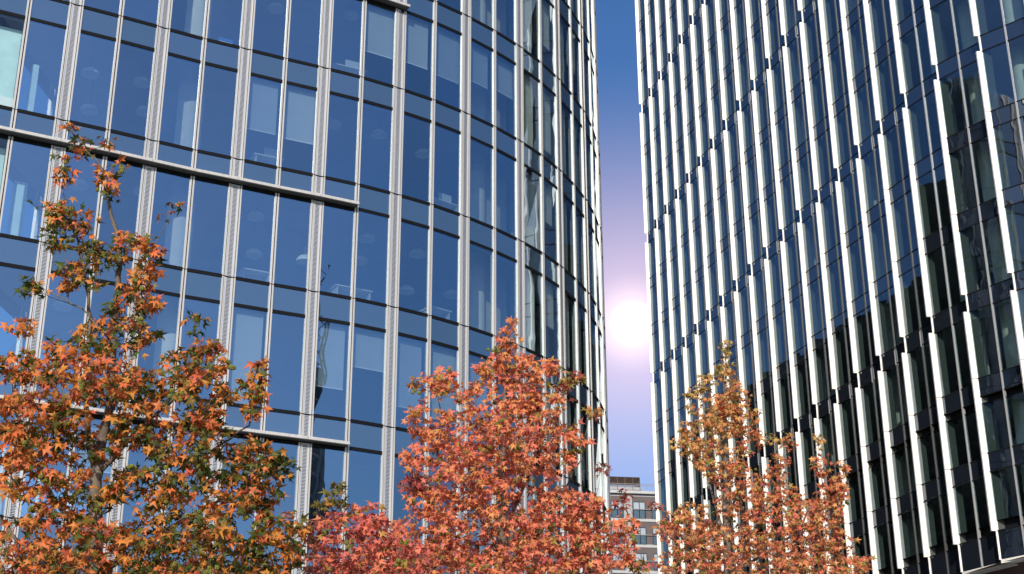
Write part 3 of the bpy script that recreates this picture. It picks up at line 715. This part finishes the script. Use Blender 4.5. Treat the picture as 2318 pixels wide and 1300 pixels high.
def make_tree(name, label, D, leaders, blobs, leaf_r, density, m, n_fruit, base_x, depth_half, tint_fn, seed, fruit_zone=None):
    rg = np.random.default_rng(seed)
    root_p = at_depth(base_x, 1300, D); root = thing(name, label, 'tree', (root_p[0], root_p[1], 0))
    toW = lambda x, y, dd: at_depth(x, y, D + dd)
    mpp = lambda y: D / (FPX * 0.93) * 1.06           # metres a pixel spans at the tree
    wood = MB(); skeleton = []
    for L in leaders:
        main = L is leaders[0]; pts = [toW(x, y, dd if main else abs(dd) * .8) for x, y, dd, r_ in L]; rad = [r_ * (1 if main else .55) for *_, r_ in L]
        fine, fr = [], []
        for i in range(len(pts) - 1):
            for k in range(5):
                u = k / 5; fine.append(pts[i] * (1 - u) + pts[i + 1] * u + rg.normal(0, .008, 3)); fr.append(rad[i] * (1 - u) + rad[i + 1] * u)
        fine.append(pts[-1]); fr.append(rad[-1])
        wood.tube(fine, fr, 7); skeleton += list(zip(fine, fr))
    SK = np.array([s for s, _ in skeleton]); SKR = np.array([r_ for _, r_ in skeleton])
    centers, rads, tb, pxs = [], [], [], []
    for x, y, rx, ry, q in blobs:
        n = max(1, int(round(rx * ry * math.pi * density / 900)))
        for _ in range(n):
            a, rr_ = rg.uniform(0, 2 * math.pi), math.sqrt(rg.uniform(0, 1))
            px, py = x + rx * rr_ * math.cos(a), y + ry * rr_ * math.sin(a)
            hw = min(max(rx, 20) * 1.6 * mpp(y), depth_half)
            dd = np.clip(rg.normal(0, .6), -1.2, 1.2) * hw
            centers.append(toW(px, py, dd)); tb.append(q); pxs.append((px, py))
    C = np.array(centers); order = np.argsort(C[:, 2])
    # twigs: every leaf spray hangs on a twig that grows out of the nearest wood below it
    pool, poolr = [SK], [SKR]
    leafP, leafT, leafN, leafS, tints = [], [], [], [], []
    for i in np.argsort(np.min(np.linalg.norm(C[:, None, :] - SK[None, ::4, :], axis=2), axis=1)):
        c = C[i]; A = np.concatenate(pool); d = c - A; dist = np.linalg.norm(d, axis=1)
        cost = dist + np.clip(-(d[:, 2] - .25 * dist), 0, None) * 1.2
        k = int(np.argmin(cost)); a = A[k]; L_ = dist[k]; ra = min(np.concatenate(poolr)[k] * .6, .004 + .008 * L_)
        mid = (a + c) / 2 + np.array((0, 0, -.10 * L_)) + rg.normal(0, .05 * L_ + .003, 3)
        tw = [a, a * .25 + mid * .5 + c * .25 + rg.normal(0, .012, 3) * min(1, L_), mid * .5 + c * .5 + rg.normal(0, .012, 3) * min(1, L_), c]
        wood.tube(tw, [ra, ra * .8, ra * .6, .0022], 4)
        pool.append(np.array(tw[1:])); poolr.append(np.array([ra * .8, ra * .6, .003]))
        nl = int(rg.integers(3, 6)); s0 = rg.uniform(0, 6.28)
        axis = c - tw[2]; axis /= np.linalg.norm(axis) + 1e-9
        for q in range(nl):
            u = rg.uniform(.0, 1.0); base = c + (tw[2] - c) * u * .8
            az = s0 + q * 2.4; out = np.array((math.cos(az), math.sin(az), rg.uniform(-.5, .6)))
            pet = base + out / np.linalg.norm(out) * rg.uniform(.5, 1.0) * leaf_r
            tdir = out * .75 + axis * .2 - UP * rg.uniform(.1, 1.1) + rg.normal(0, .25, 3); tdir /= np.linalg.norm(tdir)
            nd = SD * rg.uniform(.0, 1.3) + UP * .45 + rg.normal(0, .75, 3); nd -= tdir * np.dot(nd, tdir); nd /= np.linalg.norm(nd)
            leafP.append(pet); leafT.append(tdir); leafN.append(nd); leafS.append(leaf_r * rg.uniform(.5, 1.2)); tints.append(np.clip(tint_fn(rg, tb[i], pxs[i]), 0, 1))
            wood.tube([base, pet], [.0016, .0012], 3)
    wood.build('trunk', M['bark'], root, True)
    n = len(leafP); Pm, T, N, S = map(np.array, (leafP, leafT, leafN, leafS)); X = np.cross(T, N)
    fold = rg.normal(.1, .45, (n, 1)); curl = rg.normal(1.6, 1.5, (n, 1))
    lx, ly, lz = SV[:, 0][None], SV[:, 1][None], SV[:, 2][None] * curl + np.abs(SV[:, 0])[None] * fold
    V = Pm[:, None, :] + S[:, None, None] * (X[:, None, :] * lx[..., None] + T[:, None, :] * ly[..., None] + N[:, None, :] * lz[..., None])
    V = V - np.array((root.location[0], root.location[1], 0)); nv = len(SV)
    F = (SF[None] + (np.arange(n) * nv)[:, None, None]).reshape(-1, 3)
    me = bpy.data.meshes.new('crown'); me.vertices.add(n * nv); me.vertices.foreach_set('co', V.ravel())
    me.loops.add(F.size); me.loops.foreach_set('vertex_index', F.ravel()); me.polygons.add(len(F))
    me.polygons.foreach_set('loop_start', np.arange(len(F)) * 3); me.polygons.foreach_set('loop_total', np.full(len(F), 3))
    me.materials.append(m); me.update(calc_edges=True)
    at = me.attributes.new('tint', 'FLOAT', 'POINT')
    tt = np.repeat(np.array(tints), nv).reshape(n, nv) + np.where(np.arange(nv)[None] >= 12, -.02, 0) + np.where((np.arange(nv)[None] >= 7) & (np.arange(nv)[None] < 12), .03, 0)
    at.data.foreach_set('value', np.clip(tt, 0, 1).ravel())
    o = bpy.data.objects.new('crown', me); col.objects.link(o); o.parent = root
    # seed balls in small hanging bunches
    pick = [i for i in range(len(C)) if fruit_zone is None or fruit_zone(pxs[i])]
    rg.shuffle(pick)
    for i in pick[:n_fruit]:
        b = MB(); c = C[i] + rg.normal(0, .03, 3)
        for q in range(int(rg.integers(3, 8))):
            e = c + np.array((rg.normal(0, .035), rg.normal(0, .035), -rg.uniform(.01, .09))); r_ = rg.uniform(.015, .021)
            b.tube([c, e], [.0015, .0012], 3)
            ico(b, e, r_, rg)
        b.build('fruit_cluster', M['fruit'], root)
    return root, n
def ico(b, c, r_, rg):
    """small spiky ball"""
    g_ = (1 + 5 ** .5) / 2; V = np.array([(-1, g_, 0), (1, g_, 0), (-1, -g_, 0), (1, -g_, 0), (0, -1, g_), (0, 1, g_), (0, -1, -g_), (0, 1, -g_), (g_, 0, -1), (g_, 0, 1), (-g_, 0, -1), (-g_, 0, 1)]) / math.hypot(1, g_)
    F = [(0, 11, 5), (0, 5, 1), (0, 1, 7), (0, 7, 10), (0, 10, 11), (1, 5, 9), (5, 11, 4), (11, 10, 2), (10, 7, 6), (7, 1, 8), (3, 9, 4), (3, 4, 2), (3, 2, 6), (3, 6, 8), (3, 8, 9), (4, 9, 5), (2, 4, 11), (6, 2, 10), (8, 6, 7), (9, 8, 1)]
    n0 = len(b.v); b.v += [tuple(c + v * r_) for v in V]
    for f in F:
        m_ = (V[f[0]] + V[f[1]] + V[f[2]]) / 3; k = len(b.v); b.v.append(tuple(c + m_ / np.linalg.norm(m_) * r_ * 1.28))
        for i in range(3): b.f.append((n0 + f[i], n0 + f[(i + 1) % 3], k)); b.mi.append(0)

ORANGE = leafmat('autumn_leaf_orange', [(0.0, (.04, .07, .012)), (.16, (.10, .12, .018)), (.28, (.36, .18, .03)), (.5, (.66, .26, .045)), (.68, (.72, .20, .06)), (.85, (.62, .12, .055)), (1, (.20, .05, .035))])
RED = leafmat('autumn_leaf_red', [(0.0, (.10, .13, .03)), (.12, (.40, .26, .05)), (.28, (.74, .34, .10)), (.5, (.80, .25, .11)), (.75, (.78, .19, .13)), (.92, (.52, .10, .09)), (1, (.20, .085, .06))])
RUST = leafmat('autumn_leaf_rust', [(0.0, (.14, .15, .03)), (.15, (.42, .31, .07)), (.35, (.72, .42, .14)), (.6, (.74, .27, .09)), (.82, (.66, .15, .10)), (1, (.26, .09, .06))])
T1 = [(160, 288, 14, 12, 0), (190, 325, 25, 20, 0), (238, 315, 16, 14, 1), (282, 357, 10, 8, 1), (150, 375, 22, 35, 0), (135, 470, 32, 32, 0), (72, 455, 12, 8, -1), (170, 500, 42, 34, 0), (240, 390, 20, 28, 1), (250, 432, 16, 14, 0), (120, 540, 28, 22, -1), (392, 466, 12, 12, 0), (372, 490, 10, 8, 0), (350, 560, 28, 24, 1), (305, 535, 32, 32, 0), (330, 610, 36, 30, 1), (230, 570, 52, 34, -1), (160, 610, 34, 24, 0), (82, 640, 32, 16, -1), (300, 680, 55, 42, 0), (362, 690, 16, 14, 1), (185, 640, 40, 24, 0), (48, 730, 26, 24, 1), (110, 790, 45, 26, 1), (250, 760, 90, 48, 0), (445, 725, 18, 24, -1), (470, 775, 28, 28, 1), (352, 748, 18, 8, -1), (440, 820, 76, 36, 0), (585, 830, 26, 18, 1), (560, 880, 34, 34, 0), (575, 925, 24, 20, 1), (170, 850, 135, 55, 1), (35, 820, 46, 42, 1), (320, 880, 110, 52, 0), (450, 900, 80, 55, 0), (70, 940, 90, 60, 1), (150, 965, 62, 50, 0), (290, 965, 60, 42, 0), (225, 1015, 40, 26, 0), (230, 1110, 50, 34, 0), (430, 990, 92, 58, 0), (560, 1030, 66, 46, 0), (625, 1050, 36, 36, -1), (90, 1070, 105, 66, 1), (335, 1095, 90, 50, 0), (470, 1120, 100, 66, 0), (580, 1130, 46, 46, 0), (640, 1195, 46, 38, 0), (130, 1210, 150, 72, 1), (390, 1225, 150, 72, 0), (600, 1255, 76, 52, 0), (40, 1280, 90, 40, 1), (240, 1290, 150, 36, 0), (480, 1300, 150, 36, 0), (20, 1000, 40, 60, 1)]
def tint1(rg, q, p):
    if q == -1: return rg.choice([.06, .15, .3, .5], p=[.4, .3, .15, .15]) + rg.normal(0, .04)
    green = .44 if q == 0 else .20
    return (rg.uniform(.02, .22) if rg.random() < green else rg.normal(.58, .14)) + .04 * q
L1 = [[(205, 1900, 0, .095), (206, 1300, 0, .062), (215, 1080, 0, .050), (245, 920, .1, .038), (262, 700, .1, .028), (272, 560, .05, .024), (250, 460, 0, .016), (232, 375, 0, .010), (190, 315, 0, .006), (160, 285, 0, .003)],
      [(213, 1090, 0, .05), (190, 900, -.3, .042), (203, 720, -.3, .032), (190, 600, -.2, .022), (165, 500, -.2, .014), (140, 420, -.2, .006)],
      [(225, 1060, 0, .045), (300, 980, .2, .035), (400, 890, .4, .024), (450, 800, .4, .012), (447, 700, .4, .004)],
      [(215, 1120, 0, .04), (330, 1060, -.4, .032), (450, 1030, -.6, .024), (560, 960, -.6, .014), (590, 840, -.6, .005)],
      [(208, 1250, 0, .05), (100, 1090, .5, .035), (30, 920, .6, .022), (30, 780, .6, .008)],
      [(207, 1300, 0, .05), (360, 1200, .6, .035), (520, 1110, .8, .022), (640, 1050, .9, .008)],
      [(206, 1330, 0, .05), (60, 1240, -.5, .035), (-60, 1100, -.8, .018)],
      [(206, 1340, 0, .05), (420, 1280, -.6, .03), (600, 1220, -.8, .012)],
      [(250, 760, .1, .02), (180, 690, .2, .014), (90, 640, .2, .005)], [(262, 690, .1, .018), (330, 600, 0, .010), (390, 470, 0, .003)]]
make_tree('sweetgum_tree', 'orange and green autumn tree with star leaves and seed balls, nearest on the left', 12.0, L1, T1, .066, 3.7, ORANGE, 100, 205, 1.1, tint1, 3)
T2 = [(1150, 735, 14, 18, 1), (1148, 770, 26, 26, 1), (1150, 810, 34, 28, 1), (1105, 835, 28, 22, 1), (1180, 835, 55, 36, 0), (1240, 835, 28, 22, 0), (1290, 860, 28, 24, -1), (1000, 845, 24, 18, 1), (978, 872, 34, 28, 1), (932, 862, 14, 12, -1), (1040, 880, 36, 26, 0), (1130, 895, 85, 44, 1), (1230, 905, 58, 36, 0), (1335, 942, 20, 16, -1), (955, 950, 34, 44, 1), (1055, 970, 95, 46, 1), (1180, 970, 95, 46, 1), (1295, 985, 46, 26, 0), (985, 1040, 80, 46, 1), (1100, 1050, 105, 56, 1), (1220, 1040, 76, 46, 1), (935, 1090, 36, 28, -2), (1020, 1125, 105, 56, 1), (1160, 1135, 105, 56, 1), (1290, 1140, 64, 36, 1), (1320, 1185, 56, 46, 1), (960, 1220, 90, 64, 1), (1100, 1225, 130, 66, 1), (1240, 1235, 105, 64, 1), (1370, 1245, 64, 44, 1), (1405, 1130, 12, 24, -2), (1412, 1195, 26, 26, 0), (1440, 1285, 28, 14, -1), (1050, 1290, 130, 40, 1), (1250, 1295, 130, 36, 1), (1360, 1060, 14, 14, -2)]
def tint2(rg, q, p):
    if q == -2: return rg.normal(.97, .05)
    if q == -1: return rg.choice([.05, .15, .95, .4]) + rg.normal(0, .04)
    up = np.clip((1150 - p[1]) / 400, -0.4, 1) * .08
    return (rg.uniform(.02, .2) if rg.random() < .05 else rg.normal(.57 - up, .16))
L2 = [[(1130, 2000, 0, .12), (1130, 1300, 0, .075), (1132, 1100, 0, .055), (1140, 950, 0, .035), (1146, 830, 0, .018), (1150, 725, 0, .004)],
      [(1130, 1260, 0, .045), (1060, 1120, .4, .03), (1000, 980, .5, .018), (985, 850, .5, .005)],
      [(1131, 1220, 0, .045), (1190, 1080, -.4, .03), (1240, 940, -.5, .016), (1260, 840, -.5, .005)],
      [(1130, 1290, 0, .045), (1240, 1180, .5, .03), (1310, 1040, .7, .016), (1330, 945, .7, .005)],
      [(1130, 1310, 0, .045), (1010, 1220, -.6, .03), (940, 1090, -.8, .014), (930, 960, -.8, .005)],
      [(1130, 1340, 0, .045), (1260, 1270, -.6, .03), (1370, 1180, -.9, .012), (1405, 1120, -.9, .004)], [(1130, 1350, 0, .04), (1290, 1310, .4, .02), (1430, 1270, .5, .006)], [(1130, 1350, 0, .04), (1000, 1310, .4, .02), (930, 1240, .5, .006)]]
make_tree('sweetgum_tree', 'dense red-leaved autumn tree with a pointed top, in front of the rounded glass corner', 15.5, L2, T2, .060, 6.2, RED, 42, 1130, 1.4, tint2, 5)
T4 = [(755, 1105, 26, 16, -1), (745, 1140, 34, 20, -1), (775, 1170, 50, 28, 0), (720, 1200, 30, 30, 1), (840, 1165, 34, 28, 1), (850, 1210, 54, 40, 1), (780, 1245, 84, 44, 1), (900, 1260, 70, 44, 1), (740, 1290, 70, 30, 1), (860, 1300, 110, 34, 1)]
L4 = [[(800, 2000, 0, .09), (800, 1330, 0, .04), (785, 1220, 0, .02), (756, 1098, 0, .004)], [(800, 1330, 0, .03), (850, 1230, .3, .015), (845, 1145, .3, .004)], [(800, 1340, 0, .03), (890, 1280, -.3, .012), (930, 1230, -.3, .004)], [(800, 1340, 0, .03), (730, 1250, -.3, .012), (712, 1180, -.3, .004)]]
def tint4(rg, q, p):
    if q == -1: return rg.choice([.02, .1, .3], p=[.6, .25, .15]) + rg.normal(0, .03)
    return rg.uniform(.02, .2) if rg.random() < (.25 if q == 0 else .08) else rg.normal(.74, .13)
make_tree('sweetgum_tree', 'low crimson tree with a green-leaved tip, between the orange and the dense red tree', 14.0, L4, T4, .062, 5.2, RED, 8, 800, .8, tint4, 8)
T3 = [(1640, 785, 10, 20, -1), (1640, 830, 20, 26, -1), (1650, 860, 26, 26, 0), (1598, 870, 22, 26, -1), (1612, 925, 46, 34, 0), (1665, 915, 34, 36, 0), (1570, 895, 18, 16, -1), (1555, 925, 12, 14, -1), (1702, 942, 16, 16, 0), (1600, 985, 68, 40, 0), (1640, 960, 50, 40, 0), (1550, 1005, 30, 26, 0), (1690, 1000, 30, 34, 1), (1620, 1045, 64, 36, 0), (1660, 1085, 54, 36, 1), (1748, 1000, 18, 14, -1), (1782, 1005, 14, 20, 1), (1760, 1048, 22, 26, 1), (1752, 1100, 46, 36, 1), (1852, 1005, 9, 22, -1), (1856, 1058, 20, 32, 1), (1898, 1085, 20, 34, 1), (1880, 1115, 36, 34, 1), (1478, 1150, 18, 10, -2), (1500, 1190, 26, 22, 1), (1550, 1160, 46, 22, 0), (1560, 1210, 76, 36, 1), (1680, 1150, 64, 36, 1), (1785, 1165, 84, 46, 1), (1872, 1170, 46, 36, 1), (1650, 1230, 105, 46, 1), (1800, 1240, 105, 46, 1), (1900, 1235, 34, 26, 1), (1960, 1278, 18, 22, 1), (1550, 1275, 76, 36, 1), (1700, 1285, 120, 32, 1), (1850, 1285, 100, 32, 1), (1920, 1290, 40, 20, 1)]
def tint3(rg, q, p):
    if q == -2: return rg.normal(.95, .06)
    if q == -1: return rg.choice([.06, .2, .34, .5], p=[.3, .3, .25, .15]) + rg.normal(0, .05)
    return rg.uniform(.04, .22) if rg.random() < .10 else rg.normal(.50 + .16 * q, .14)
L3 = [[(1645, 2000, 0, .12), (1645, 1300, 0, .07), (1640, 1130, 0, .05), (1640, 960, 0, .026), (1642, 850, 0, .012), (1641, 765, 0, .004)],
      [(1643, 1240, 0, .04), (1600, 1090, .4, .026), (1575, 960, .5, .012), (1575, 890, .5, .004)], [(1643, 1200, 0, .035), (1680, 1060, -.4, .02), (1700, 935, -.5, .005)],
      [(1645, 1290, 0, .045), (1730, 1160, .5, .028), (1765, 1060, .6, .014), (1782, 985, .6, .004)], [(1645, 1310, 0, .045), (1800, 1210, -.6, .03), (1860, 1100, -.8, .012), (1852, 985, -.8, .003)],
      [(1645, 1330, 0, .045), (1830, 1230, .5, .025), (1890, 1130, .7, .012), (1900, 1055, .7, .004)], [(1645, 1330, 0, .04), (1560, 1240, -.6, .02), (1500, 1180, -.8, .008), (1480, 1145, -.8, .003)], [(1645, 1350, 0, .04), (1820, 1300, .3, .02), (1965, 1262, .4, .005)]]
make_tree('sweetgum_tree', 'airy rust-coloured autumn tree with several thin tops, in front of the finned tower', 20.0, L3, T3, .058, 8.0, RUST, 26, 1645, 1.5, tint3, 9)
